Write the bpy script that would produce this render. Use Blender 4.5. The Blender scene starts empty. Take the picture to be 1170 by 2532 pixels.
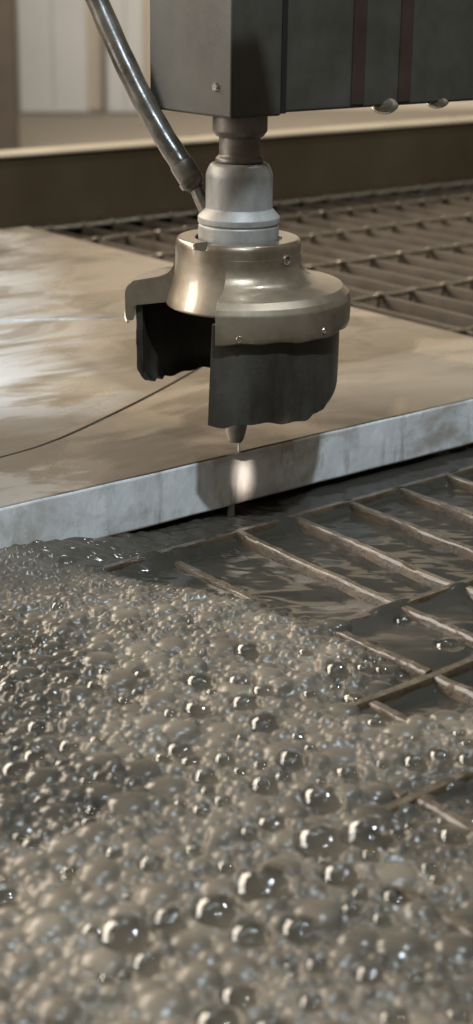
import bpy, math, random
import numpy as np
from mathutils import Vector, Matrix
random.seed(7); rng = np.random.default_rng(11)
sc = bpy.context.scene
S = 0.001                                   # everything below is written in millimetres
# ------------------------------------------------------------------ camera
P = math.radians(19.5); AZ = math.radians(50.4); ROLL = math.atan(.0137)
FH = np.array([math.cos(AZ), math.sin(AZ), 0.]); RT = np.array([math.sin(AZ), -math.cos(AZ), 0.]); UP = np.array([0, 0, 1.])
F_ = FH*math.cos(P) - UP*math.sin(P); U_ = FH*math.sin(P) + UP*math.cos(P)
R2 = RT*math.cos(ROLL) + U_*math.sin(ROLL); U2 = -RT*math.sin(ROLL) + U_*math.cos(ROLL)
CAM = np.array([-328.47, -396.44, 160.59])
cam = bpy.data.objects.new('camera', bpy.data.cameras.new('camera')); sc.collection.objects.link(cam); sc.camera = cam
m = Matrix.Identity(4)
for i in range(3):
    m[i][0] = R2[i]; m[i][1] = U2[i]; m[i][2] = -F_[i]; m[i][3] = CAM[i]*S
cam.matrix_world = m
cd = cam.data; cd.sensor_fit = 'VERTICAL'; cd.sensor_height = 36; cd.lens = 54.81; cd.clip_start = .01; cd.clip_end = 100
cd.dof.use_dof = True; cd.dof.focus_distance = .495; cd.dof.aperture_fstop = 18
# ------------------------------------------------------------------ light
w = bpy.data.worlds.new('World'); sc.world = w; w.use_nodes = True
bg = w.node_tree.nodes['Background']; bg.inputs[0].default_value = (.345, .30, .24, 1); bg.inputs[1].default_value = .52
sc.view_settings.view_transform = 'Standard'; sc.view_settings.look = 'None'; sc.view_settings.exposure = 0
def area(name, loc, tgt, sx, sy, power, col):
    l = bpy.data.lights.new(name, 'AREA'); l.shape = 'RECTANGLE'; l.size = sx; l.size_y = sy; l.energy = power; l.color = col
    o = bpy.data.objects.new(name, l); sc.collection.objects.link(o); o.location = loc
    o.rotation_euler = (Vector(tgt)-Vector(loc)).to_track_quat('-Z', 'Y').to_euler(); return o
area('lamp_cool', (-.42, -.78, 1.28), (0, 0, 0), .07, .05, 21, (.76, .90, 1.0))
area('lamp_cool_small', (-.66, -.72, 1.28), (0, 0, 0), .07, .08, 1.6, (.78, .90, 1.0))
area('lamp_overhead', (.55, -.10, 1.75), (0, 0, 0), .12, .10, 12, (.82, .92, 1.0))
area('lamp_window_left', (-1.45, .95, .55), (0, 0, .05), .62, .9, 23, (1.0, .96, .90))
area('lamp_warm', (-1.0, 3.7, 2.2), (0, 0, 0), 4.2, 1.7, 290, (1.0, .87, .70))
area('added_wall_lamp', (2.2, 3.4, 3.0), (5.2, 6.6, 1.5), 3.0, 1.5, 340, (1.0, .91, .80))  # added lamp, brightens the far wall and what the sheet reflects
sl = bpy.data.lights.new('added_spot', 'SPOT'); sl.energy = 40; sl.color = (1, .84, .70); sl.spot_size = math.radians(1.2); sl.spot_blend = 1.0; sl.shadow_soft_size = .003  # added spot, throws the bright oval onto the sheet's front edge
so = bpy.data.objects.new('added_spot', sl); sc.collection.objects.link(so)
st = Vector((2.5, 0, -9.5))*S; so.scale = (.72, 1.2, 1); so.location = st + Vector((-.30, -1, .72)).normalized()*.60
so.rotation_euler = (st-so.location).to_track_quat('-Z', 'Y').to_euler()

# ------------------------------------------------------------------ helpers
def props(o, label=None, cat=None, group=None, kind=None):
    if label: o['label'] = label
    if cat: o['category'] = cat
    if group: o['group'] = group
    if kind: o['kind'] = kind
    return o
def meshobj(name, vs, fs, mat, parent=None, smooth=35, loc=(0, 0, 0)):
    me = bpy.data.meshes.new(name)
    me.from_pydata((np.asarray(vs, float)*S).tolist(), [], fs); me.validate(); me.update()
    if smooth:
        me.shade_smooth(); me.set_sharp_from_angle(angle=math.radians(smooth))
    me.materials.append(mat)
    o = bpy.data.objects.new(name, me); sc.collection.objects.link(o); o.location = Vector(loc)*S
    if parent: o.parent = parent
    return o
def empty(name, loc=(0, 0, 0)):
    o = bpy.data.objects.new(name, None); sc.collection.objects.link(o); o.location = Vector(loc)*S; o.empty_display_size = .01; return o
def bevel(o, wd, seg=2):
    b = o.modifiers.new('bevel', 'BEVEL'); b.width = wd*S; b.segments = seg; b.limit_method = 'ANGLE'; b.angle_limit = math.radians(40); return o
def boxgeo(a, b):
    x0, y0, z0 = a; x1, y1, z1 = b
    v = [(x0,y0,z0),(x1,y0,z0),(x1,y1,z0),(x0,y1,z0),(x0,y0,z1),(x1,y0,z1),(x1,y1,z1),(x0,y1,z1)]
    return v, [(0,3,2,1),(4,5,6,7),(0,1,5,4),(1,2,6,5),(2,3,7,6),(3,0,4,7)]
def box(name, a, b, mat, parent=None, bw=0, seg=2, loc=(0,0,0)):
    v, f = boxgeo(a, b); o = meshobj(name, v, f, mat, parent, 35, loc)
    if bw: bevel(o, bw, seg)
    return o
def fillet(pts, n=5):
    """pts: (r, z[, radius]) open polyline -> rounded polyline"""
    out = []
    for i, p in enumerate(pts):
        q = np.array(p[:2], float); rad = p[2] if len(p) > 2 else 0
        if rad <= 0 or i in (0, len(pts)-1): out.append(tuple(q)); continue
        a = np.array(pts[i-1][:2])-q; b = np.array(pts[i+1][:2])-q
        la, lb = np.linalg.norm(a), np.linalg.norm(b); d = min(rad, la*.49, lb*.49)
        A = q+a/la*d; B = q+b/lb*d
        for k in range(n+1):
            t = k/n; out.append(tuple((1-t)**2*A+2*t*(1-t)*q+t*t*B))
    return out
def az_dir(deg):
    a = math.radians(deg); return -FH*math.cos(a)+RT*math.sin(a)
AX = np.array([0, 1.5, 0.])
def lathe(name, prof, mat, parent, a0=0, a1=360, n=128, closed=False, fn=None, smooth=35):
    """prof (r,z); azimuth 0 faces the front of the head; fn(az,r,z)->(az,r,z) offsets; closed: prof is a loop with caps"""
    full = abs(a1-a0) >= 359.9; na = n if full else n+1; k = len(prof); vs = []
    for i in range(na):
        a = a0+(a1-a0)*i/n
        for (r, z) in prof:
            aa, rr, zz = fn(a, r, z) if fn else (a, r, z)
            vs.append(AX+az_dir(aa)*rr+UP*zz)
    fs = []; kk = k if closed else k-1
    for i in range(n):
        j = (i+1) % na
        for q in range(kk):
            q2 = (q+1) % k
            fs.append((i*k+q, j*k+q, j*k+q2, i*k+q2))
    if closed and not full:
        fs.append(tuple(range(k))); fs.append(tuple(n*k+q for q in range(k))[::-1])
    o = meshobj(name, vs, fs, mat, parent, smooth)
    import bmesh
    bm = bmesh.new(); bm.from_mesh(o.data); bmesh.ops.remove_doubles(bm, verts=bm.verts, dist=1e-7); bmesh.ops.recalc_face_normals(bm, faces=bm.faces); bm.to_mesh(o.data); bm.free()
    return o
def tube(name, pts, rads, mat, parent=None, n=20, label=None):
    pts = [np.array(p, float) for p in pts]; vs = []; fs = []
    for i, p in enumerate(pts):
        t = pts[min(i+1, len(pts)-1)]-pts[max(i-1, 0)]; t /= np.linalg.norm(t)
        a = np.cross(t, [0, 0, 1.]); a = a if np.linalg.norm(a) > .05 else np.cross(t, [0, 1., 0]); a /= np.linalg.norm(a); b = np.cross(t, a)
        for k in range(n):
            c = 2*math.pi*k/n; vs.append(p+(a*math.cos(c)+b*math.sin(c))*rads[i])
    for i in range(len(pts)-1):
        for k in range(n):
            k2 = (k+1) % n; fs.append((i*n+k, i*n+k2, (i+1)*n+k2, (i+1)*n+k))
    fs.append(tuple(range(n))[::-1]); fs.append(tuple((len(pts)-1)*n+k for k in range(n)))
    return meshobj(name, vs, fs, mat, parent, 40)
def catmull(P_, n=8):
    P_ = [np.array(p, float) for p in P_]; Q = [2*P_[0]-P_[1]]+P_+[2*P_[-1]-P_[-2]]; out = []
    for i in range(1, len(Q)-2):
        for k in range(n):
            t = k/n; a, b, c, d = Q[i-1:i+3]
            out.append(.5*((2*b)+(-a+c)*t+(2*a-5*b+4*c-d)*t*t+(-a+3*b-3*c+d)*t**3))
    out.append(P_[-1]); return out
# ------------------------------------------------------------------ materials
class M:
    def ior(s, at):
        x = s.n('ShaderNodeMath', operation='MULTIPLY_ADD'); x.inputs[1].default_value = .0; x.inputs[2].default_value = 1.36; s.l(at.outputs['Fac'], x.inputs[0]); return x.outputs[0]
    def __init__(s, name):
        s.m = bpy.data.materials.new(name); s.m.use_nodes = True; s.nt = s.m.node_tree; s.b = s.nt.nodes['Principled BSDF']
        s.tc = s.nt.nodes.new('ShaderNodeTexCoord')
    def n(s, t, **k):
        x = s.nt.nodes.new(t)
        for a, v in k.items():
            if hasattr(x, a): setattr(x, a, v)
            else: x.inputs[a].default_value = v
        return x
    def l(s, a, b): s.nt.links.new(a, b)
    def noise(s, scale, detail=4, rough=.55, stretch=(1,1,1), dist=0, rot=(0,0,0)):
        mp = s.n('ShaderNodeMapping'); mp.inputs['Scale'].default_value = stretch; mp.inputs['Rotation'].default_value = rot
        s.l(s.tc.outputs['Object'], mp.inputs[0])
        x = s.n('ShaderNodeTexNoise'); x.inputs['Scale'].default_value = scale; x.inputs['Detail'].default_value = detail
        x.inputs['Roughness'].default_value = rough; x.inputs['Distortion'].default_value = dist
        s.l(mp.outputs[0], x.inputs['Vector']); return x.outputs[0]
    def ramp(s, src, stops):
        r = s.n('ShaderNodeValToRGB'); e = r.color_ramp.elements
        while len(e) < len(stops): e.new(.5)
        for q, (p, c) in zip(e, stops):
            q.position = p; q.color = (c, c, c, 1) if not isinstance(c, tuple) else (*c, 1)
        s.l(src, r.inputs[0]); return r.outputs[0]
    def mix(s, f, a, b):
        x = s.n('ShaderNodeMix', data_type='RGBA')
        for idx, v in ((0, f), (6, a), (7, b)):
            if isinstance(v, (tuple, float, int)): x.inputs[idx].default_value = v if idx == 0 else (*v, 1)
            else: s.l(v, x.inputs[idx])
        return x.outputs[2]
    def bump(s, h, st, dist=.0005):
        x = s.n('ShaderNodeBump'); x.inputs['Strength'].default_value = st; x.inputs['Distance'].default_value = dist
        s.l(h, x.inputs['Height']); s.l(x.outputs[0], s.b.inputs['Normal']); return x
    def set(s, **k):
        for a, v in k.items():
            i = s.b.inputs[a.replace('_', ' ')]
            if isinstance(v, (tuple, float, int)): i.default_value = (*v, 1) if isinstance(v, tuple) else v
            else: s.l(v, i)
        return s
def metal(name, c0, c1, r0, r1, met=.8, scale=120, bst=.15, coat=0, stretch=(1,1,1)):
    k = M(name); a = k.noise(scale, 6, .6, stretch); b = k.noise(scale*6, 5, .7)
    c = k.mix(k.ramp(a, [(.3, 0.), (.7, 1.)]), c0, c1)
    k.set(Base_Color=c, Roughness=k.ramp(a, [(.25, r0), (.75, r1)]), Metallic=met)
    if coat: k.set(Coat_Weight=float(coat), Coat_Roughness=.08)
    k.bump(b, bst, .0004); return k.m
m_hub = metal('wet_satin_steel', (.09,.060,.032), (.34,.285,.215), .26, .5, .66, 34, .2, .6)
m_body = metal('brushed_grey_steel', (.20,.19,.175), (.33,.32,.305), .40, .55, .25, 160, .25, 0, (1,1,.5))
m_neck = metal('dull_neck_steel', (.095,.08,.065), (.19,.17,.145), .35, .55, .6, 140, .25)
m_screw = metal('bright_screw_steel', (.4,.38,.35), (.6,.58,.55), .18, .3, .95, 200, .05)
m_block = metal('grey_painted_housing', (.040,.036,.028), (.066,.060,.048), .4, .6, .1, 60, .15)
m_slat = metal('rusty_wet_steel', (.024,.016,.009), (.085,.056,.030), .16, .42, .2, 110, .9, .45)
m_lit_worn = metal('worn_lit_slat_edge', (.07,.054,.037), (.20,.16,.115), .15, .35, .5, 200, .5, .5)  # worn tops; the lit line along them is put into the paler colour
m_slatfar = metal('dark_rusty_steel', (.040,.028,.016), (.080,.058,.036), .5, .7, .1, 140, .4, 0)
m_weld = metal('wet_weld_bead', (.30,.245,.175), (.48,.41,.31), .12, .3, .6, 300, .6, .6)
m_wall = metal('tank_wall_steel', (.050,.031,.014), (.082,.056,.029), .7, .85, .0, 9, .1, 0); m_wall.node_tree.nodes['Principled BSDF'].inputs['Specular IOR Level'].default_value = .2
m_flange = metal('tank_flange_steel', (.38,.30,.2), (.5,.42,.3), .35, .5, .2, 15, .1, 0)
m_hole = M('dark_socket').set(Base_Color=(.006,.006,.006), Roughness=.6).m
m_nozzle = metal('nozzle_carbide', (.20,.185,.16), (.32,.30,.27), .3, .45, .3, 300, .2)
def rubber():
    k = M('black_wet_rubber'); a = k.noise(70, 6, .6, (1,1,.35)); b = k.noise(420, 5, .7)
    k.set(Base_Color=k.mix(k.ramp(a, [(.35, 0.), (.65, 1.)]), (.014,.0115,.008), (.046,.042,.034)), Roughness=k.ramp(a, [(.3, .28), (.7, .6)]))
    k.bump(b, .35, .0006); return k.m
m_rubber = rubber()
def plate_top():
    k = M('wet_steel_sheet')
    a = k.noise(13, 6, .6, (1, 1, 1), .6); b = k.noise(46, 6, .62, (1, 3, 1)); c = k.noise(7, 3, .5, (1.0, 1.6, 1), 1.2); d = k.noise(900, 4, .7)
    wet = k.ramp(c, [(.46, 0.), (.52, 1.)])
    col = k.mix(k.ramp(a, [(.3, 0.), (.7, 1.)]), (.30,.25,.185), (.46,.395,.30))
    col = k.mix(k.ramp(b, [(.38, .55), (.60, 0.)]), col, (.26,.24,.21))
    rz = (0, 0, math.radians(39.6))
    st = k.noise(9, 5, .6, (.8, 2.0, 1), .9, rz); sp = k.n('ShaderNodeSeparateXYZ'); k.l(k.tc.outputs['Object'], sp.inputs[0])
    def lin(ax, ay, c):
        v = k.n('ShaderNodeVectorMath', operation='DOT_PRODUCT'); v.inputs[1].default_value = (ax, ay, 0); k.l(k.tc.outputs['Object'], v.inputs[0])
        q = k.n('ShaderNodeMath', operation='ADD', use_clamp=True); q.inputs[1].default_value = c; k.l(v.outputs['Value'], q.inputs[0]); return q.outputs[0]
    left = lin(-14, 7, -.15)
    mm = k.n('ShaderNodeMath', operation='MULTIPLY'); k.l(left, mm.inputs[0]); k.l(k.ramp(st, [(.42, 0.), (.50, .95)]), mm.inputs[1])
    col = k.mix(mm.outputs[0], col, (.47,.475,.48))  # pale streaks at left: wet film, with bright reflections painted into the colour
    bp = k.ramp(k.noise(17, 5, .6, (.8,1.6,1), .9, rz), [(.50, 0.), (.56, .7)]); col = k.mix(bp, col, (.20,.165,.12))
    rgt_glare = lin(9, -9, -.2); rm = k.n('ShaderNodeMath', operation='MULTIPLY'); k.l(rgt_glare, rm.inputs[0]); k.l(k.ramp(st, [(.38, 0.), (.62, .7)]), rm.inputs[1])
    col = k.mix(rm.outputs[0], col, (.50,.48,.44))  # pale glare at right, painted into the sheet colour
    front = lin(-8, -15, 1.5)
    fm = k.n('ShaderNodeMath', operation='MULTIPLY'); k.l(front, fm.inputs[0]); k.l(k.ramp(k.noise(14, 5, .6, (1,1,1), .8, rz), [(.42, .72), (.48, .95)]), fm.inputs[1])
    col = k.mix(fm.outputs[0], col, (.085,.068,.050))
    speck = k.ramp(k.noise(220, 2, .5), [(.22, 1.), (.26, 0.)])
    col = k.mix(speck, col, (.08,.06,.045))
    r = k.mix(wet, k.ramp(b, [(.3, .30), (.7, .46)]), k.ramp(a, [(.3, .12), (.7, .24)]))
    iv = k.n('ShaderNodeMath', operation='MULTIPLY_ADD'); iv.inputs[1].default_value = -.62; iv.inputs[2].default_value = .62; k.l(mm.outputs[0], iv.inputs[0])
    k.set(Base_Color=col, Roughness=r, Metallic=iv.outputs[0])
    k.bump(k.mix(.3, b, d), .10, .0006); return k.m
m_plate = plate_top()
def plate_edge():
    k = M('sawn_sheet_edge'); a = k.noise(42, 6, .65, (1,1,.8)); b = k.noise(160, 6, .65, (1,1,.45))
    col = k.mix(k.ramp(a, [(.3, 0.), (.7, 1.)]), (.58,.59,.60), (.86,.87,.88))
    col = k.mix(k.ramp(b, [(.28, .6), (.5, 0.)]), col, (.45,.45,.45)); col = k.mix(k.ramp(k.noise(22, 6, .65, (1,1,1.6), .6), [(.38, .8), (.54, 0.)]), col, (.33,.29,.235)); dr = k.ramp(k.noise(70, 5, .7, (1,1,.18)), [(.56, 0.), (.66, .6)]); col = k.mix(dr, col, (.28,.25,.21))
    k.set(Base_Color=col, Roughness=k.ramp(a, [(.3, .3), (.7, .5)]), Metallic=.25); k.bump(b, .45, .0012); return k.m
m_edge = plate_edge()
def hosemat():
    k = M('glossy_black_hose'); a = k.noise(60, 5, .6)
    k.set(Base_Color=k.mix(k.ramp(a, [(.4, 0.), (.6, 1.)]), (.035,.028,.02), (.10,.082,.06)), Roughness=k.ramp(a, [(.3, .2), (.7, .42)])); k.bump(k.noise(300, 4), .2); return k.m
m_hose = hosemat()
def waterm():
    k = M('churning_tank_water'); at = k.n('ShaderNodeAttribute', attribute_name='foam')
    a = k.noise(55, 6, .6); c = k.noise(16, 4, .6, (1,1,1), .8)
    foam = k.mix(k.ramp(a, [(.3, 0.), (.7, 1.)]), (.078,.063,.047), (.175,.147,.112))
    foam = k.mix(k.ramp(c, [(.40, .75), (.56, 0.)]), foam, (.095,.080,.062))
    col = k.mix(at.outputs['Fac'], (.060,.055,.045), foam)
    k.set(Base_Color=col, Roughness=k.ramp(at.outputs['Fac'], [(0., .08), (1., .29)]), IOR=k.ior(at))
    mt = k.n('ShaderNodeMath', operation='MULTIPLY_ADD'); mt.inputs[1].default_value = -.45; mt.inputs[2].default_value = .5
    k.l(at.outputs['Fac'], mt.inputs[0]); k.set(Transmission_Weight=mt.outputs[0])
    mb = k.n('ShaderNodeMath', operation='MULTIPLY'); k.l(k.noise(420, 5, .6), mb.inputs[0]); k.l(at.outputs['Fac'], mb.inputs[1]); k.bump(mb.outputs[0], .10, .0004); return k.m
m_water = waterm()
def film(name, tint, lo, hi):
    k = M(name); nt = k.nt; g = k.n('ShaderNodeBsdfGlossy'); g.inputs['Roughness'].default_value = .03
    t = k.n('ShaderNodeBsdfTransparent'); t.inputs[0].default_value = (*tint, 1)
    lw = k.n('ShaderNodeLayerWeight'); lw.inputs[0].default_value = .35; mr = k.n('ShaderNodeMapRange')
    mr.inputs[3].default_value = lo; mr.inputs[4].default_value = hi; k.l(lw.outputs['Facing'], mr.inputs[0])
    mx = k.n('ShaderNodeMixShader'); k.l(mr.outputs[0], mx.inputs[0]); k.l(t.outputs[0], mx.inputs[1]); k.l(g.outputs[0], mx.inputs[2])
    k.l(mx.outputs[0], nt.nodes['Material Output'].inputs[0]); return k.m
m_film = film('bubble_film', (.95,.94,.92), .025, .34)
m_gdrop = M('dark_drop').set(Base_Color=(.30,.25,.2), Roughness=.05, IOR=1.33, Transmission_Weight=.7).m
m_drop = M('clear_drop').set(Base_Color=(.85,.82,.78), Roughness=.03, IOR=1.33, Transmission_Weight=.9).m
m_mist = M('pale_spray').set(Base_Color=(.50,.50,.49), Roughness=.5, Transmission_Weight=.6, IOR=1.1).m
m_jet = M('white_water_jet').set(Base_Color=(.80,.78,.74), Roughness=.25, Transmission_Weight=.25, IOR=1.33).m
def plain(name, c0, c1, sc_, rough=.7):
    k = M(name); k.set(Base_Color=k.mix(k.ramp(k.noise(sc_, 5, .6), [(.3, 0.), (.7, 1.)]), c0, c1), Roughness=rough); k.bump(k.noise(sc_*8, 4), .1, .002); return k.m
m_rfloor = plain('room_floor_concrete', (.20,.175,.14), (.27,.24,.195), .6)
m_rwall = plain('room_wall_paint', (.50,.44,.35), (.62,.55,.45), .5)
m_white = plain('white_panel', (.42,.42,.41), (.50,.50,.49), 1.5, .5)
m_dark = plain('dark_column', (.035,.027,.02), (.07,.055,.04), 3)
m_tank = plain('tank_floor_sludge', (.02,.018,.014), (.04,.035,.028), 10)

# ------------------------------------------------------------------ room and tank
v, f = boxgeo((-12000,-6000,-640), (14000,14000,-600)); props(meshobj('room_floor', v, f, m_rfloor, smooth=0), kind='structure')
WA = np.array([4250., 6800.]); WD = np.array([.867, -.497]); WN = np.array([.497, .867])
def wallpt(s, d=0): return WA+WD*s+WN*d
def slab(name, s0, s1, d0, d1, z0, z1, mat, **k):
    q = [wallpt(s0, d0), wallpt(s1, d0), wallpt(s1, d1), wallpt(s0, d1)]
    vs = [(p[0], p[1], z0) for p in q]+[(p[0], p[1], z1) for p in q]
    return meshobj(name, vs, [(0,3,2,1),(4,5,6,7),(0,1,5,4),(1,2,6,5),(2,3,7,6),(3,0,4,7)], mat, smooth=0, **k)
props(slab('room_wall', -5000, 7000, 60, 260, -600, 3200, m_rwall), kind='structure')
def cabinet(s0, s1, z1, label):
    t = empty('cabinet', (*wallpt((s0+s1)/2, -200), -600)); bpy.context.view_layer.update()
    for nm, a, b, d0, d1, zz0, zz1 in [('carcass', s0, s1, -200, 50, -600, z1)]+[('door', s0+8+(s1-s0-12)*j/2, s0+4+(s1-s0-12)*(j+1)/2, -222, -203, -590, z1-12) for j in (0, 1)]:
        o = slab(nm, a, b, d0, d1, zz0, zz1, m_white); o.parent = t; o.matrix_parent_inverse = t.matrix_world.inverted()
    return props(t, label, 'cabinet')
cabinet(-120, 230, 700, 'white cabinet against the far wall beside the dark column, wider of two')
cabinet(330, 520, 560, 'narrow white cabinet at the far wall, just left of the black hose')
t = slab('column', -1500, -188, -2100, -1830, -600, 3000, m_dark); props(t, 'dark brown column standing at the far left of the background', 'column'); bevel(t, 12)
# tank wall
tw = empty('tank_wall', (450, 556, -18)); props(tw, 'dark brown steel tank wall behind the grating with pale rounded rim', 'tank wall')
box('wall_sheet', (-2500,0,-200), (2500,6,47.0), m_wall, tw)
b = box('rim', (-2500,-3,47.0), (2500,24,49.5), m_flange, tw, 1.6, 3)
box('ledge', (-2500,-20,-4), (2500,-.3,0), m_slat, tw, 1)
for x in (-600, -300, 0, 300, 620, 900): box('stiffener', (x-5,6.3,-180), (x+5,50,46.5), m_wall, tw)
props(box('tank_floor', (-3000,-1200,-260), (3000,560,-255), m_tank), kind='structure')

# ------------------------------------------------------------------ grating
gr = empty('floor_grating', (0, 0, -48)); props(gr, 'rusty wet steel grating of tall slats and cross bars carrying the sheet', 'grating')
ZT = -18.2
def jagged_bar(name, L, th, H, seed, wob=.5, n=26):
    """upright flat bar along +Y, top edge worn and uneven"""
    r = random.Random(seed); vs = []; fs = []
    prof = [(-th/2, -H), (-th/2, -H*.5), (-th/2, -1.2), (-th/2*.6, -.2), (th/2*.6, -.2), (th/2, -1.2), (th/2, -H*.5), (th/2, -H)]
    k = len(prof); w1 = 0; h1 = 0
    for i in range(n+1):
        w1 = w1*.75+r.uniform(-1, 1)*wob*.5; h1 = h1*.6+r.uniform(-1, .4)*wob*.8
        for j, (x, z) in enumerate(prof):
            top = 1 if 1 < j < 6 else (.5 if j in (1, 6) else 0)
            vs.append((x+w1*top+r.uniform(-.12, .12), L*i/n, z+(h1 if 1 < j < 6 else 0)))
    for i in range(n):
        for j in range(k-1): fs.append((i*k+j, i*k+j+1, (i+1)*k+j+1, (i+1)*k+j))
    fs.append(tuple(range(k))[::-1]); fs.append(tuple(n*k+j for j in range(k)))
    o = meshobj(name, vs, fs, m_slat, gr, 50); far = th < 2; o.data.materials.append(m_weld if far else m_lit_worn); o.data.materials.append(m_slatfar)
    for i, pl_ in enumerate(o.data.polygons):
        j = i % (k-1)
        pl_.material_index = 1 if (i < n*(k-1) and j == 3) else (2 if far else 0)  # top faces paler than the sides: wear plus a painted lit edge
    return o
rows = [-300, -255, -212, -180, -137, -97, -19, 61, 141, 230, 318, 404, 478, 534]
# slat columns
front_x = [-20, 1.3, 33, 54, 84, 110]
def xs_row(y0):
    if y0 < -90: return [-97+26.3*k+random.uniform(-1.5, 1.5) for k in range(-6, 10)]
    if y0 < 0: return [-98, -71, -45]+front_x+[136]
    return [front_x[0]+26.2*k+random.uniform(-.8, .8) for k in range(6, 34)]
proto = {}
def proj(p):
    q = np.array(p, float)-CAM; d = q@F_; return 585+3855*(q@R2)/d, 1266-3855*(q@U2)/d
def slat_mesh(L, var):
    key = (round(L), var)
    if key not in proto:
        o = jagged_bar('slat', L-3.4, 3.4 if var < 10 else 1.7, 30, (round(L)*7+var*31) % 999, .3 if var < 10 else .12, 26 if var < 10 else 10); proto[key] = o; return o, True
    o = proto[key].copy(); sc.collection.objects.link(o); return o, False
for i in range(len(rows)-1):
    y0, y1 = rows[i], rows[i+1]
    if y0 >= -19 and y0 < 60: continue
    for x in xs_row(y0):
        if y0 > 0:      # only the slats that the sheet leaves open to view
            if x < 196-0 and y1 < 452: continue
            if x < 150 or x > 120+y1*1.32+40: continue
        px, py = proj((x, (y0+y1)/2, ZT)); sink = 3.2 if (y0 < -19 and px < 720 and py > 1400) else (.8 if y0 < -90 else 0)
        o, _ = slat_mesh(y1-y0, random.randrange(3)+(10 if y0 > 0 else 0)); o.location = Vector((x, y0+1.7, ZT-sink+random.uniform(-.4, .2)+48))*S
        o.rotation_euler = (0, 0, random.uniform(-.006, .006)) if y0 > 0 else (0, random.uniform(-.05, .05), random.uniform(-.03, .03))
cb = None
for i, y in enumerate(rows):
    near = y < 0
    x0, x1 = (-330, 190) if near else (100, 900)
    r = random.Random(i*5+1); pts = []; rad = []
    n = 90
    for k in range(n+1):
        x = x0+(x1-x0)*k/n; pts.append((x, y+r.uniform(-.1, .1)+(.5*math.sin(x*.08+i) if near else 0), ZT+48-(2.9 if near else .9)+r.uniform(-.25, .25))); rad.append((2.3 if near else 1.5)+r.uniform(-.08, .08))
    if near:
        o = jagged_bar('cross_bar', 520, 3.6, 30, i*13+5, .3, 90); o.rotation_euler = (0, 0, -math.pi/2); o.location = Vector((-330, y, ZT+48-.9-(2.2 if y < -200 else 0)))*S
    else: tube('cross_bar', pts, rad, m_weld, gr, 10)
def weld_geo(seed):
    r = random.Random(seed); vs = []; fs = []; n = 10; mm = 5
    for i in range(mm):
        t = i/(mm-1)*math.pi/2
        for k in range(n):
            a = 2*math.pi*k/n; q = math.cos(t)*(1+r.uniform(-.15, .15)); vs.append((3.4*q*math.cos(a), 2.4*q*math.sin(a), 0.9*math.sin(t)))
    for i in range(mm-1):
        for k in range(n): fs.append((i*n+k, i*n+(k+1) % n, (i+1)*n+(k+1) % n, (i+1)*n+k))
    return vs, fs
wp = []
for s in range(4):
    v, f = weld_geo(s); o = meshobj('weld', v, f, m_weld, gr, 60); wp.append(o)
first = set()
for i, y in enumerate(rows):
    if y < 200 and y > 0: continue
    xs = xs_row(y) if y > 0 else []
    for x in xs:
        if x < 150 or x > 120+y*1.32+40 or (y < 452 and x < 200): continue
        s = random.randrange(4)
        if s not in first: o = wp[s]; first.add(s)
        else: o = wp[s].copy(); sc.collection.objects.link(o)
        o.location = Vector((x+random.uniform(-.5, 2), y+random.uniform(-1, .5), ZT+48+.5))*S; o.rotation_euler = (0, 0, random.uniform(-.5, .5))

# ------------------------------------------------------------------ steel sheet with an arc cut through it
arc = catmull([(-262,22,0),(-180,32,0),(-120,39.5,0),(-68,45,0),(-44,50,0),(-11,64,0),(30,84,0),(72,107,0),(104,125,0)], 8)
arc = [p for p in arc]
arc_c = catmull([(104,125,0),(116,150,0),(108,185,0),(70,215,0),(10,238,0),(-80,250,0),(-170,240,0),(-262,212,0)], 8)[1:]
X0, X1, Y1, TH = -262, 198.6, 452, 19.0
def prism(name, poly, z0, z1, mat, mat2, parent=None, loc=(0,0,0), edge_mats=None):
    import bmesh
    bm = bmesh.new(); lo = [bm.verts.new((p[0]*S, p[1]*S, z0*S)) for p in poly]; hi = [bm.verts.new((p[0]*S, p[1]*S, z1*S)) for p in poly]
    n = len(poly); bm.faces.new(hi); bm.faces.new(lo[::-1])
    for i in range(n):
        fc = bm.faces.new((lo[i], lo[(i+1) % n], hi[(i+1) % n], hi[i])); fc.material_index = 1
    bmesh.ops.recalc_face_normals(bm, faces=bm.faces)
    me = bpy.data.meshes.new(name); bm.to_mesh(me); bm.free(); me.materials.append(mat); me.materials.append(mat2)
    me.shade_smooth(); me.set_sharp_from_angle(angle=math.radians(30))
    o = bpy.data.objects.new(name, me); sc.collection.objects.link(o); o.location = Vector(loc)*S
    if parent: o.parent = parent
    return o
loop = arc+arc_c
# sheet = rectangle minus the cut-out, which runs off its left end
fx = np.linspace(X1, X0, 60)
edge_pts = [(x, 0.25*math.sin(x*.05)+.15*math.sin(x*.21), 0) for x in fx]
poly = [(X1, Y1, 0)]+edge_pts+[(X0, -3.4+.0, 0)]
poly = [(X1, Y1, 0)]+edge_pts
rect_arc = [(p[0], p[1]) for p in arc if p[1] > 4]; a_start = rect_arc[0]
sheet_poly = [(X1, Y1)]+[(p[0], p[1]) for p in edge_pts]+[(X0, a_start[1]-2)]+rect_arc+[(p[0], p[1]) for p in arc_c]+[(X0, Y1)]
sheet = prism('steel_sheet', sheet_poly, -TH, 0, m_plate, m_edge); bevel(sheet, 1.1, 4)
props(sheet, 'thick wet steel sheet lying on the grating under the cutting head', 'steel sheet')
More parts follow.
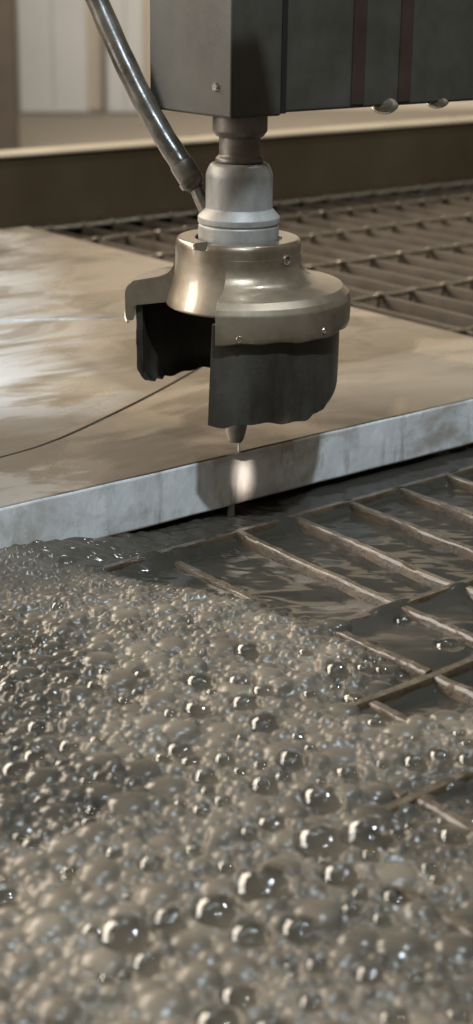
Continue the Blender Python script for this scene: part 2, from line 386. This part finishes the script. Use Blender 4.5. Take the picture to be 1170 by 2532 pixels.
# cut-out piece: shrink towards its middle by the kerf
cen = np.array([-80, 140.]); cut = []
pl = rect_arc+[(p[0], p[1]) for p in arc_c]
for i in range(len(pl)):
    a = np.array(pl[max(i-1, 0)]); b = np.array(pl[min(i+1, len(pl)-1)]); t = (b-a)/np.linalg.norm(b-a); nrm = np.array([-t[1], t[0]])
    cut.append(tuple(np.array(pl[i])+nrm*.75))
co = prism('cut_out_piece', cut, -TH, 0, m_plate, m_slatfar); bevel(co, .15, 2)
co.rotation_euler = (math.radians(-.25), math.radians(-.1), 0); co.location = (0, 0, .0002)
props(co, 'large round-edged piece already cut free, lying inside the steel sheet', 'metal piece')

# ------------------------------------------------------------------ cutting head
hd = empty('cutting_head', (0, 1.5, 3.7)); props(hd, 'steel waterjet cutting head with splash collar, black rubber skirt and nozzle', 'cutting head')
bpy.context.view_layer.update(); inv = hd.matrix_world.inverted()
def hl(name, prof, mat, **k):
    par = k.pop('parent', hd); o = lathe(name, prof, mat, None, **k); o.parent = par; o.matrix_parent_inverse = inv; return o
hl('retaining_nut', fillet([(0,116),(8.9,116),(8.9,108.6,.3),(7.6,106.9,.2),(6.2,106.6),(0,106.6)]), m_neck)
hl('neck', fillet([(0,108),(6.75,108),(6.75,105),(6.75,103),(6.75,101.0,.3),(7.8,100.0,.3),(7.9,98.9,.4),(7.0,98.4,.3),(7.0,97),(0,97)]), m_neck)
hl('head_body', fillet([(0,98.6),(8.6,98.6,.3),(9.6,98.0,.6),(11.0,95.2,1.2),(11.0,90),(11.0,84.0,.3),(13.5,81.2,.25),(13.5,79.3,.3),(12.9,78.9,.2),(13.3,78.3,.3),(13.3,72,1),(0,72)]), m_body, n=160)
def hubfn(az, r, z):
    a = (az+180) % 360-180
    if z > 72.6 and r > 14.2:
        d = abs(a+37.0)
        if d < 7.5: z -= 2.6*min(1, (7.5-d)/2.2)*(1 if z > 73.5 else .5)
    return az, r, z
hubp = fillet([(14.3,70),(14.3,74.3,.4),(20.0,74.5,1.3),(20.75,73.2,.8),(20.85,70),(21.0,66),(21.4,62),(22.3,58),(23.4,55.0),(24.1,52.2,.8),(22.8,51.6,.5),(20.0,53.5),(4,54),(4,70),(14.3,70)], 4)
hl('hub', hubp, m_hub, n=256, fn=hubfn, smooth=50)
colp = fillet([(19,70.5),(20.95,70.0),(21.05,66.6,.8),(21.7,64.2,1.0),(23.4,62.0,1.2),(26.0,60.9,1.0),(31,60.0),(34.9,59.3),(37.1,57.4),(37.8,55.6,.5),(37.7,48.0,1),(37.4,46.4,.9),(35.2,46.1,.6),(34.7,47,.3),(34.6,51,1),(24,52.2),(19,52.2)], 4)
CA0, CA1 = -10.5, 270.5
def colfn(az, r, z):
    if z < 48 and r > 34: z += .35*math.sin(az*.11)+.25*math.sin(az*.31+1)
    return az, r, z
collar = hl('splash_collar', colp, m_hub, a0=CA0, a1=CA1, n=220, closed=True, fn=colfn, smooth=15); bevel(collar, .7, 3)
# rubber skirt
def skfn(az, r, z):
    a = az
    base = 19.3
    if a > 45: base += 3.2*min(1, max(0, (a-45)/50))
    if a > 235: base += 1.2*min(1, (a-235)/20)-1.8*max(0, 1-abs(a-252)/5)+1.4*max(0, 1-abs(a-262)/6)
    if a > 220: base += -1.4*max(0, 1-abs(a-241)/3)
    base += .45*math.sin(a*.13)+.3*math.sin(a*.37+1.3)+.7*max(0, 1-abs(a-48)/4)-.5*max(0, 1-abs(a+6)/5)
    t = (52-z)/(52-19.3); zz = 52-t*(52-base)
    rr = r*(1-.012*t)+.25*math.sin(a*.07+t*3)
    if t > .82 and a > 50: rr -= 2.2*((t-.82)/.18)**2*min(1, (a-50)/30)
    if az < -8: az -= 1.9*t
    if az > 262: az += 1.3*math.sin(z*.55)+.8*math.sin(z*1.3)-2.5*max(0, t-.7)/.3
    return az, rr, zz
skp = [(34.3,52-32.7*i/24) for i in range(25)]+[(32.1,52-32.7*i/24) for i in range(24, -1, -1)]
sk = hl('rubber_skirt', skp, m_rubber, a0=-13.5, a1=266, n=200, closed=True, fn=skfn, smooth=40); bevel(sk, .25, 2)
hl('inner_liner', [(31.9,48),(31.9,52.0),(4,52.0)], m_rubber, a0=-8, a1=268, n=96)
hl('nozzle', fillet([(0,60),(4.4,60),(4.4,12.0,.5),(3.9,9.6,.6),(3.2,6.3,.8),(2.6,4.4,.4),(2.1,3.7,.2),(0,3.7)]), m_nozzle, n=48)
# set screws
def screw(az, r, z, rad, deep=True, tilt=0):
    c = AX+az_dir(az)*r+UP*z; nrm = az_dir(az); e1 = np.cross(UP, nrm); e2 = UP; n = 24
    e = bpy.data.objects
    def ring(prof, name, mat, parent, nn=n):
        vs = []; fs = []; k = len(prof)
        for i in range(nn):
            a = 2*math.pi*i/nn
            for (q, d) in prof: vs.append(c+(e1*math.cos(a)+e2*math.sin(a))*q+nrm*d)
        for i in range(nn):
            for j in range(k-1): fs.append((i*k+j, ((i+1) % nn)*k+j, ((i+1) % nn)*k+j+1, i*k+j+1))
        o = meshobj(name, vs, fs, mat, None, 40); o.parent = parent; o.matrix_parent_inverse = inv; return o
    s = ring([(rad,-1.5),(rad,.25),(rad*.86,.45),(rad*.60,.35),(rad*.56,.05)], 'set_screw', m_screw, hd)
    h = ring([(rad*.57,.12),(rad*.50,-.15),(.001,-.25)], 'hex_socket', m_hole, s, 6); h.matrix_parent_inverse = Matrix.Identity(4)
    return s
screw(48.5, 20.95, 69.3, 1.75)
screw(1.2, 37.55, 48.5, 1.15); screw(47.5, 37.6, 48.9, 1.05)
# water bead hanging down the collar's left rim
def blob(name, c, rx, rz, mat, nn=14, mm=12, taper=.35, parent=None, squash=None):
    vs = []; fs = []
    for i in range(mm+1):
        t = math.pi*i/mm
        for k in range(nn):
            a = 2*math.pi*k/nn; q = math.sin(t)*(1-taper*(math.cos(t)+1)/2)
            vs.append((rx*q*math.cos(a), rx*q*math.sin(a)*(squash or 1), rz*math.cos(t)))
    for i in range(mm):
        for k in range(nn): fs.append((i*nn+k, i*nn+(k+1) % nn, (i+1)*nn+(k+1) % nn, (i+1)*nn+k))
    return meshobj(name, vs, fs, mat, parent, 80, c)
c = AX+az_dir(-97)*37.6+UP*47.4
props(blob('water_drop', c, 1.25, 3.6, m_drop), 'long clear drop clinging to the left rim of the splash collar', 'water drop')

# ------------------------------------------------------------------ carriage above the head
cg = empty('carriage_block', (-12, -8.6, 113.6)); props(cg, 'grey metal carriage block holding the head, sharp corner towards the viewer', 'machine block')
box('housing', (0,0,0), (20.8,43.0,300), m_block, cg, .8, 3)
box('gap_strip', (21.1,.6,.6), (23.2,42,298), m_hole, cg)  # near-black strip in the gap between block and beam
v, f = [], []
for i in range(12):
    a = 2*math.pi*i/12; v.append((0-.05, 7.5+1.6*math.cos(a), 9.3+1.6*math.sin(a))); v.append((-.9, 7.5+1.2*math.cos(a), 9.3+1.2*math.sin(a)))
for i in range(12): f.append((2*i, 2*((i+1) % 12), 2*((i+1) % 12)+1, 2*i+1))
f.append(tuple(2*i+1 for i in range(12))); meshobj('screw_head', v, f, m_screw, cg, 40)
# an added, unseen guard plate on an arm above the frame; its lower edge is shaped to shade the head body
Ld = np.array([-420., -780., 1280.])-np.array([0., -8., 89.]); Ld /= np.linalg.norm(Ld)
def onbody(az, r, z): return AX+az_dir(az)*r+UP*z
gA = onbody(34, 10.8, 93)+Ld*112; gB = onbody(-40, 12.0, 78)+Ld*112
e1_ = (gB-gA)/np.linalg.norm(gB-gA); e2_ = np.cross(e1_, Ld); e2_ /= np.linalg.norm(e2_)
if e2_[2] < 0: e2_ = -e2_
q0 = gA-e1_*16; q1 = gB+e1_*9
vs = []
for dd in (0, 2.0):
    for p_ in (q0, q1, q1+e2_*23, q0+e2_*23): vs.append(p_+Ld*dd)
bpy.context.view_layer.update(); cinv = cg.matrix_world.inverted()
o = meshobj('shadow_blocker', vs, [(0,3,2,1),(4,5,6,7),(0,1,5,4),(1,2,6,5),(2,3,7,6),(3,0,4,7)], m_block, None, 0); o.parent = cg; o.matrix_parent_inverse = cinv
mid_ = (q0+q1)/2+e2_*20+Ld
o = tube('blocker_arm', [mid_, mid_+np.array([0, 6., 30.]), np.array([-2, 0, 250.])], [3, 3, 3], m_block); o.parent = cg; o.matrix_parent_inverse = cinv
print('guard in frame?', [proj(p) for p in vs], proj(mid_))
gb = empty('gantry_beam', (11.6, -5.2, 114.1)); props(gb, 'long dark grey gantry beam running off to the right above the tank', 'gantry beam')
box('beam_cover', (0,0,0), (420,60,330), m_block, gb, 1.0, 3)
for x in (30.5, 52.5): box('stain_strip', (x,-.5,1.2), (x+6,-.05,328), metal('brown_stain_%d' % x, (.03,.016,.01), (.05,.03,.02), .3, .5, .1, 60, .2), gb, .2)  # thin strips standing in for brown stain streaks down the beam
for u, (x, rx, rz, lb) in enumerate([(61, 6.0, 3.4, 'wide dark water drop under the gantry beam, nearer the cutting head'), (87, 5.2, 2.6, 'flatter dark water drop under the gantry beam, nearer the right edge')]):
    d = blob('hanging_drop', (x, -2.6, 114.5), rx, rz, m_gdrop, 24, 14, 0, None, .55); props(d, lb, 'water drop', 'drops under the gantry beam')

# ------------------------------------------------------------------ hose
def vp(u, v, dep=0):
    """a point standing beside the head axis, dep mm behind it"""
    k = F_*3855+R2*(u-585)+U2*(1266-v); pl_ = np.dot(AX+FH*dep-CAM, FH)/np.dot(k, FH); return CAM+k*pl_
hs = empty('feed_hose', vp(495, 505)); props(hs, 'glossy black feed hose curving down into the left of the cutting head', 'hose')
bpy.context.view_layer.update(); hinv = hs.matrix_world.inverted()
def ht(name, pts, rads, mat, par=None, n=24):
    o = tube(name, pts, rads, mat, None, n); o.parent = par or hs; o.matrix_parent_inverse = Matrix.Identity(4) if par else hinv; return o
pts = catmull([vp(215,-60,30), vp(275,80,24), vp(338,215,17), vp(392,315,12), vp(436,385,8), vp(458,420,6.5)], 8)
ht('hose', pts, [3.75+.08*math.sin(i*1.1) for i in range(len(pts))], m_hose)
slv = ht('sleeve', [vp(447,402,7), vp(449,405,7), vp(468,436,5.6), vp(481,456,5), vp(483,459,5)], [3.7, 4.15, 4.1, 3.75, 3.3], m_neck)
ht('sleeve_ring', [vp(470,443,5.4), vp(478,455,5)], [4.25, 4.2], m_hose, slv)
ht('fitting', [vp(478,452,5), vp(485,466,4.4), vp(487,470,4.2), vp(497,492,3), vp(512,525,1)], [2.2, 2.9, 2.2, 2.3, 2.3], m_neck)
# ------------------------------------------------------------------ jet
jt = empty('water_jet', (0, 1.5, -26)); props(jt, 'thin white water jet shooting from the nozzle through the edge of the sheet', 'water jet')
bpy.context.view_layer.update(); jinv = jt.matrix_world.inverted()
for nm, p_, r_ in [('jet_stream', [(-.2,-.6,3.9),(-.25,-.6,1.5),(-.3,-.6,.3)], [.42,.42,.55]),
                  ('jet_exit', [(-2.2,.8,-18.6),(-3.4,-.4,-21.5),(-5.0,-1.4,-25.5)], [1.1,1.4,1.9])]:
    o = tube(nm, p_, r_, m_mist if nm == 'jet_exit' else m_jet, None, 12); o.parent = jt; o.matrix_parent_inverse = jinv
vs = [(-6.0,-.15,.12),(-.3,-.9,.10),(.3,-.6,.9),(-.4,.5,.5),(-.2,-.4,1.2)]
o = meshobj('jet_splash', vs, [(0,1,4),(1,2,4),(2,3,4),(3,0,4),(0,3,2,1)], m_jet); o.parent = jt; o.matrix_parent_inverse = jinv

# ------------------------------------------------------------------ water
def hit(u, v, z):
    k = F_*3855+R2*(u-585)+U2*(1266-v); return CAM+k*((z-CAM[2])/k[2])
st_ = .36
gx = np.arange(-290, 150, st_); gy = np.arange(-330, 14, st_)
NX, NY = len(gx), len(gy); X, Y = np.meshgrid(gx, gy, indexing='ij')
def inpoly(pts):
    ins = np.zeros(X.shape, bool); n = len(pts)
    for i in range(n):
        x1, y1 = pts[i][:2]; x2, y2 = pts[(i+1) % n][:2]
        if y1 == y2: continue
        c_ = ((Y > min(y1, y2)) & (Y <= max(y1, y2))) & (X < (x2-x1)*(Y-y1)/(y2-y1)+x1); ins ^= c_
    return ins
depthn = (X*FH[0]+Y*FH[1])-(CAM[0]*FH[0]+CAM[1]*FH[1])
kx = np.fft.fftfreq(NX, st_)[:, None]; ky = np.fft.fftfreq(NY, st_)[None, :]
# image-aligned wave numbers (along the picture's horizontal, and away from the viewer)
kr = kx*RT[0]+ky*RT[1]; kf = kx*FH[0]+ky*FH[1]
def blur(a, s): return np.real(np.fft.ifft2(np.fft.fft2(a)*np.exp(-2*(math.pi*s)**2*(kx**2+ky**2))))
def band(l0, l1, ar=1.0, af=1.0):
    kk = np.sqrt((kr*ar)**2+(kf*af)**2); flt = np.exp(-(kk*l0)**2*1.2)*(1-np.exp(-(kk*l1)**2*1.2))
    a = np.real(np.fft.ifft2(np.fft.fft2(rng.standard_normal(X.shape))*flt)); return a/a.std()
def ipoly(pts, z=-18): return [hit(u, v, z) for u, v in pts]
turb = inpoly(ipoly([(-900,1400),(0,1392),(250,1405),(430,1435),(560,1455),(700,1500),(860,1560),(960,1640),(900,1700),(800,1740),(980,1770),(1170,1740),(1500,1700),(1500,1850),(1170,1885),(1000,1930),(880,1985),(980,2080),(1170,2150),(1400,2180),(1400,2330),(1170,2190),(900,2230),(800,2300),(1100,2420),(1500,2600),(1500,3200),(-900,3200)])).astype(float)
turb = np.clip(blur(turb, 4.5), 0, 1)
dark = inpoly(ipoly([(-300,1590),(110,1560),(240,1640),(200,1760),(130,1860),(300,1880),(420,1900),(400,1980),(260,2040),(120,2090),(-300,2060)])).astype(float); dark = np.clip(blur(dark, 4), 0, 1)
turb = np.maximum(turb, .55*np.clip((330-((X*FH[0]+Y*FH[1])-(CAM[0]*FH[0]+CAM[1]*FH[1])))/30, 0, 1))
mid = np.clip(blur(inpoly(ipoly([(560,1440),(760,1500),(860,1560),(960,1640),(1170,1560),(1170,1430),(980,1470),(800,1470)])).astype(float), 3), 0, 1)
CAL, TUR = -23.2, -18.2
H = CAL+(TUR-CAL)*np.clip(turb+.2*mid, 0, 1)
# water dragged over the cross bars
for yb in (-19, -97, -137, -180):
    H += (1-turb)*np.exp(-((Y-yb+1.0*np.sin(X*.11))/3.6)**2)*(3.3+.5*np.sin(X*.23)+.3*np.sin(X*.57+yb))*(1 if yb in (-19, -97) else .6)
# swelling against the sheet at the far left
sw = np.exp(-((Y-0)/14)**2)/(1+np.exp((X+62)/11)); H += sw*(-13-H)*.85
H += (1-turb)*np.exp(-((Y-2)/11)**2)*1.6
chop = np.exp(-((Y+8)/16)**2)/(1+np.exp((X-5)/10))
b1 = band(3.4, 12, 2.4, 1.0); b2 = band(2.2, 6.0, 1.8, 1.0); b3 = band(12, 50); b4 = band(1.5, 3.5, .8, 1.0)
H += turb*((.62-.25*np.clip((430-depthn)/150, 0, 1))*b1*.80+.10*b2+.50*b3)+(1-turb)*(.018*b1+.10*b3)+(.14*b2+.30*b1)*np.clip(chop+sw, 0, 1)*(1-turb)
# bubble caps
depthn_ = (X*FH[0]+Y*FH[1])-(CAM[0]*FH[0]+CAM[1]*FH[1])   # distance away from the viewer on the flat
FM = np.ones(X.shape)
def cap(cx, cy, r, hfac=.62, dish=False):
    i0, i1 = np.searchsorted(gx, [cx-r*1.15, cx+r*1.15]); j0, j1 = np.searchsorted(gy, [cy-r*1.15, cy+r*1.15])
    if i0 >= i1 or j0 >= j1: return
    d2 = ((X[i0:i1, j0:j1]-cx)**2+(Y[i0:i1, j0:j1]-cy)**2)/(r*r)
    ic = min(NX-1, int((cx-gx[0])/st_)); jc = min(NY-1, int((cy-gy[0])/st_)); h0 = H[ic, jc]
    if dish:
        fs_ = FM[i0:i1, j0:j1]; FM[i0:i1, j0:j1] = np.where(d2 < .95, np.minimum(fs_, .50), np.where((d2 < 1.32) & (fs_ > .5), 1.35, fs_))
        kf_ = np.clip(1-d2, 0, 1)**.5; H[i0:i1, j0:j1] = np.where(d2 < 1.0, np.minimum(H[i0:i1, j0:j1], float(H0[ic, jc])-.1)-r*.25*kf_, H[i0:i1, j0:j1]+.35*np.clip(1.3-d2, 0, 1)); return
    hh = h0-r*.10+r*hfac*np.clip(1-d2, 0, 1)**.8; H[i0:i1, j0:j1] = np.where(d2 < 1, np.maximum(H[i0:i1, j0:j1], hh), H[i0:i1, j0:j1])
cl = band(14, 60)    # bubbles come in clusters
nb = 0
H0 = H.copy(); H1 = H.copy(); OCC = np.zeros(X.shape, bool); cells = []
uu0 = 585+3855*((X-CAM[0])*R2[0]+(Y-CAM[1])*R2[1]+(-18-CAM[2])*R2[2])/((X-CAM[0])*F_[0]+(Y-CAM[1])*F_[1]+(-18-CAM[2])*F_[2])
near_ = np.clip((435-depthn)/190, 0, 1)
ok = np.argwhere((uu0 > -120) & (uu0 < 1290) & (turb+.08*mid > .12))
def pack(n, r0, r1, hf, minnear=0.):
    global nb
    sel = ok[rng.integers(len(ok), size=n)]; rs = rng.uniform(r0, r1, n); pr = rng.random(n)
    for (i, j), r, q in zip(sel, rs, pr):
        if OCC[i, j] or q > turb[i, j]*.95+.1 or near_[i, j] < minnear*q*1.6: continue
        k = int(r*.80/st_); 
        if OCC[max(0,i-k):i+k+1:max(1,k//2), max(0,j-k):j+k+1:max(1,k//2)].any(): continue
        K = int(r*1.12/st_)+1; i0, i1, j0, j1 = max(0, i-K), min(NX, i+K+1), max(0, j-K), min(NY, j+K+1)
        sx = .9+.25*pr[(i+j) % n]
        a_ = X[i0:i1, j0:j1]-gx[i]; b_ = Y[i0:i1, j0:j1]-gy[j]
        u_ = a_*RT[0]+b_*RT[1]; v2 = a_*FH[0]+b_*FH[1]
        d2 = (u_/(r*1.12))**2+(v2/(r*sx))**2; ins = d2 < 1
        OCC[i0:i1, j0:j1] |= d2 < .88
        h = H0[i, j]-r*.10+r*hf*(.75+.5*q)*np.sqrt(np.clip(1-d2*.93, 0, 1))
        loc = H[i0:i1, j0:j1]; H[i0:i1, j0:j1] = np.where(ins, np.maximum(np.where(loc > H0[i0:i1, j0:j1], loc, loc-.22*r), h), loc)
        cells.append((gx[i], gy[j], r)); nb += 1
pack(500, 3.0, 4.6, .55, .55); pack(2600, 2.0, 3.0, .60, .30); pack(16000, 1.35, 2.0, .66, .08); pack(60000, .80, 1.35, .66, 0)
# big clear bubbles: picture position, radius, what it looks like
BIG = [(838,1650,4.0,'clear bubble with a jagged glint beside the submerged grating corner'),(905,1645,3.0,'small dark bubble right next to the jagged-glint bubble by the grating corner'),
       (660,1780,4.6,'round clear bubble standing alone in the middle of the froth'),(800,2055,6.4,'large bubble with a brown inside, left one of the touching pair at lower right'),
       (915,2050,6.6,'large dark bubble with twin blue-white glints, right one of the touching pair'),(655,2165,6.8,'widest dark bubble with a long cream crescent at the bottom centre'),
       (540,2235,5.6,'dark bubble with a blue glint left of the widest dark bubble'),(315,2285,6.2,'broad pale-rimmed bubble at the bottom left of the froth'),(420,2265,4.0,'dark bubble between the broad pale-rimmed one and the blue-glint one'),
       (800,1955,5.2,'wide flat bubble with a pale film left of the rusty bar end'),(1110,1590,4.4,'bubble with an orange and white glint at the right edge above the bars'),(865,1900,3.6,'bubble holding a streaky blue reflection right of centre'),
       (1030,1880,3.6,'bubble with two small blue glints above the rusty bar end'),(1095,1860,3.8,'bubble with a blue streak by the right edge of the froth'),(615,1600,4.2,'round bubble with a cream crescent near the top of the froth'),
       (600,1672,3.9,'round bubble below the cream-crescent one near the top of the froth'),(725,1870,4.0,'half-round bubble with a small cream cap right of the lone clear bubble'),(950,1650,2.8,'tiny dark bubble touching the submerged cross bar'),
       (1000,1530,3.2,'clear bubble rising behind the wet cross bar'),(985,2205,3.4,'bubble with a lone bright glint above the rusty bottom right corner'),(745,2290,4.6,'bubble with a wide square glint at the bottom edge'),(95,1790,3.4,'dark bubble with a small glint at the far left of the froth'),
       (620,2300,4.4,'bubble with a big pale glint at the bottom edge below the widest bubble'),(240,2290,3.2,'small bubble with a blue glint beside the broad pale-rimmed one')]
def dome(name, c, r, seed, zf=.85):
    rr = random.Random(seed); nn, mm = (28, 9) if r > 2.5 else (18, 6); vs = []; fs = []
    sx = rr.uniform(.95, 1.1)
    for i in range(mm+1):
        t = math.pi/2*i/mm*1.02+0
        for k in range(nn):
            a = 2*math.pi*k/nn; q = math.cos(t) if i < mm else .001
            vs.append((r*q*math.cos(a)*sx, r*q*math.sin(a), r*zf*math.sin(min(t, math.pi/2))-r*.1))
    for i in range(mm):
        for k in range(nn): fs.append((i*nn+k, i*nn+(k+1) % nn, (i+1)*nn+(k+1) % nn, (i+1)*nn+k))
    return vs, fs
def level(x, y):
    return H[min(NX-1, max(0, int((x-gx[0])/st_))), min(NY-1, max(0, int((y-gy[0])/st_)))]
for i, (u, v_, r, lb) in enumerate(BIG):
    p = hit(u, v_, -16); ic = blurz = None
    ix = int((p[0]-gx[0])/st_); iy = int((p[1]-gy[0])/st_)
    r *= .95; z = float(np.mean(H[ix-8:ix+9, iy-8:iy+9])); p = hit(u, v_+r*.0, z+r*.3)
    cap(p[0], p[1], r, dish=True)
    vs, fs = dome('bubble', p, r, i, [.82,.62,.72,.55][i % 4]); o = meshobj('bubble', vs, fs, m_film, None, 80, (p[0], p[1], z)); props(o, lb, 'bubble', 'large clear bubbles on the froth')
# smaller clear bubbles joined as foam
fv, ff = [], []; off = 0; cnt = 0
bp_ = [(hit(u, v_, -17)[:2], rb) for u, v_, rb, _l in BIG]
for (x, y, r) in cells:
    if r < 1.3 or rng.random() > (.40 if r > 2 else .06)*min(1, .02+1.5*float(np.clip((435-((x-CAM[0])*FH[0]+(y-CAM[1])*FH[1]))/190, 0, 1))): continue
    if any(math.hypot(x-q[0], y-q[1]) < r+rb*.8 for q, rb in bp_): continue
    i = int((x-gx[0])/st_); j = int((y-gy[0])/st_)
    z = float(H0[i, j]); cap(x, y, r, dish=True)
    vs, fs = dome('d', None, r, cnt, rng.uniform(.5, .8)); vs = [(a+x, b+y, c2+z) for a, b, c2 in vs]; fv += vs; ff += [tuple(q+off for q in t_) for t_ in fs]; off += len(vs); cnt += 1
    if cnt > 1500: break
o = meshobj('foam_bubbles', fv, ff, m_film, None, 80); props(o, 'froth of small clear bubbles floating on the churning water', 'foam', None, 'stuff')
H = blur(H, .20)
# build the sheet of water: fine where it churns, one coarse ring beyond
vis = np.zeros(X.shape, bool)
Q = np.stack([X-CAM[0], Y-CAM[1], H-CAM[2]], -1); qf = Q@F_; uu = 585+3855*(Q@R2)/qf; vv = 1266-3855*(Q@U2)/qf
vis = (uu > -160) & (uu < 1330) & (vv < 2750) & (vv > 900)
keep = vis[:-1, :-1]
idx = np.arange(NX*NY).reshape(NX, NY)
quads = np.stack([idx[:-1, :-1][keep], idx[1:, :-1][keep], idx[1:, 1:][keep], idx[:-1, 1:][keep]], 1)
used = np.unique(quads); remap = -np.ones(NX*NY, int); remap[used] = np.arange(len(used)); quads = remap[quads]
V = np.stack([X, Y, H], -1).reshape(-1, 3)[used]; foam = np.clip(turb*(1-.66*dark)*blur(FM, .25)+.22*mid+.45*np.clip(sw+chop*.7, 0, 1), 0, 1).reshape(-1)[used]
n0 = len(V)
ext = np.array([(-3000,13.5,-30),(3000,13.5,-30),(3000,556,-30),(-3000,556,-30), (-3000,-1200,-31),(3000,-1200,-31),(3000,20,-31),(-3000,20,-31)], float)
V = np.vstack([V, ext]); foam = np.concatenate([foam, np.zeros(8)])
me = bpy.data.meshes.new('water'); nq = len(quads)+2
allq = np.vstack([quads, [[n0, n0+1, n0+2, n0+3], [n0+4, n0+5, n0+6, n0+7]]]).astype(np.int32)
me.vertices.add(len(V)); me.vertices.foreach_set('co', (V*S).astype(np.float32).ravel())
me.loops.add(nq*4); me.loops.foreach_set('vertex_index', allq.ravel())
me.polygons.add(nq); me.polygons.foreach_set('loop_start', np.arange(0, nq*4, 4, dtype=np.int32)); me.polygons.foreach_set('loop_total', np.full(nq, 4, np.int32))
me.update(calc_edges=True); me.shade_smooth(); me.materials.append(m_water)
at = me.attributes.new('foam', 'FLOAT', 'POINT'); at.data.foreach_set('value', foam.astype(np.float32))
o = bpy.data.objects.new('water', me); sc.collection.objects.link(o); props(o, kind='structure')
print('quads', nq, 'caps', nb, 'foam domes', cnt)
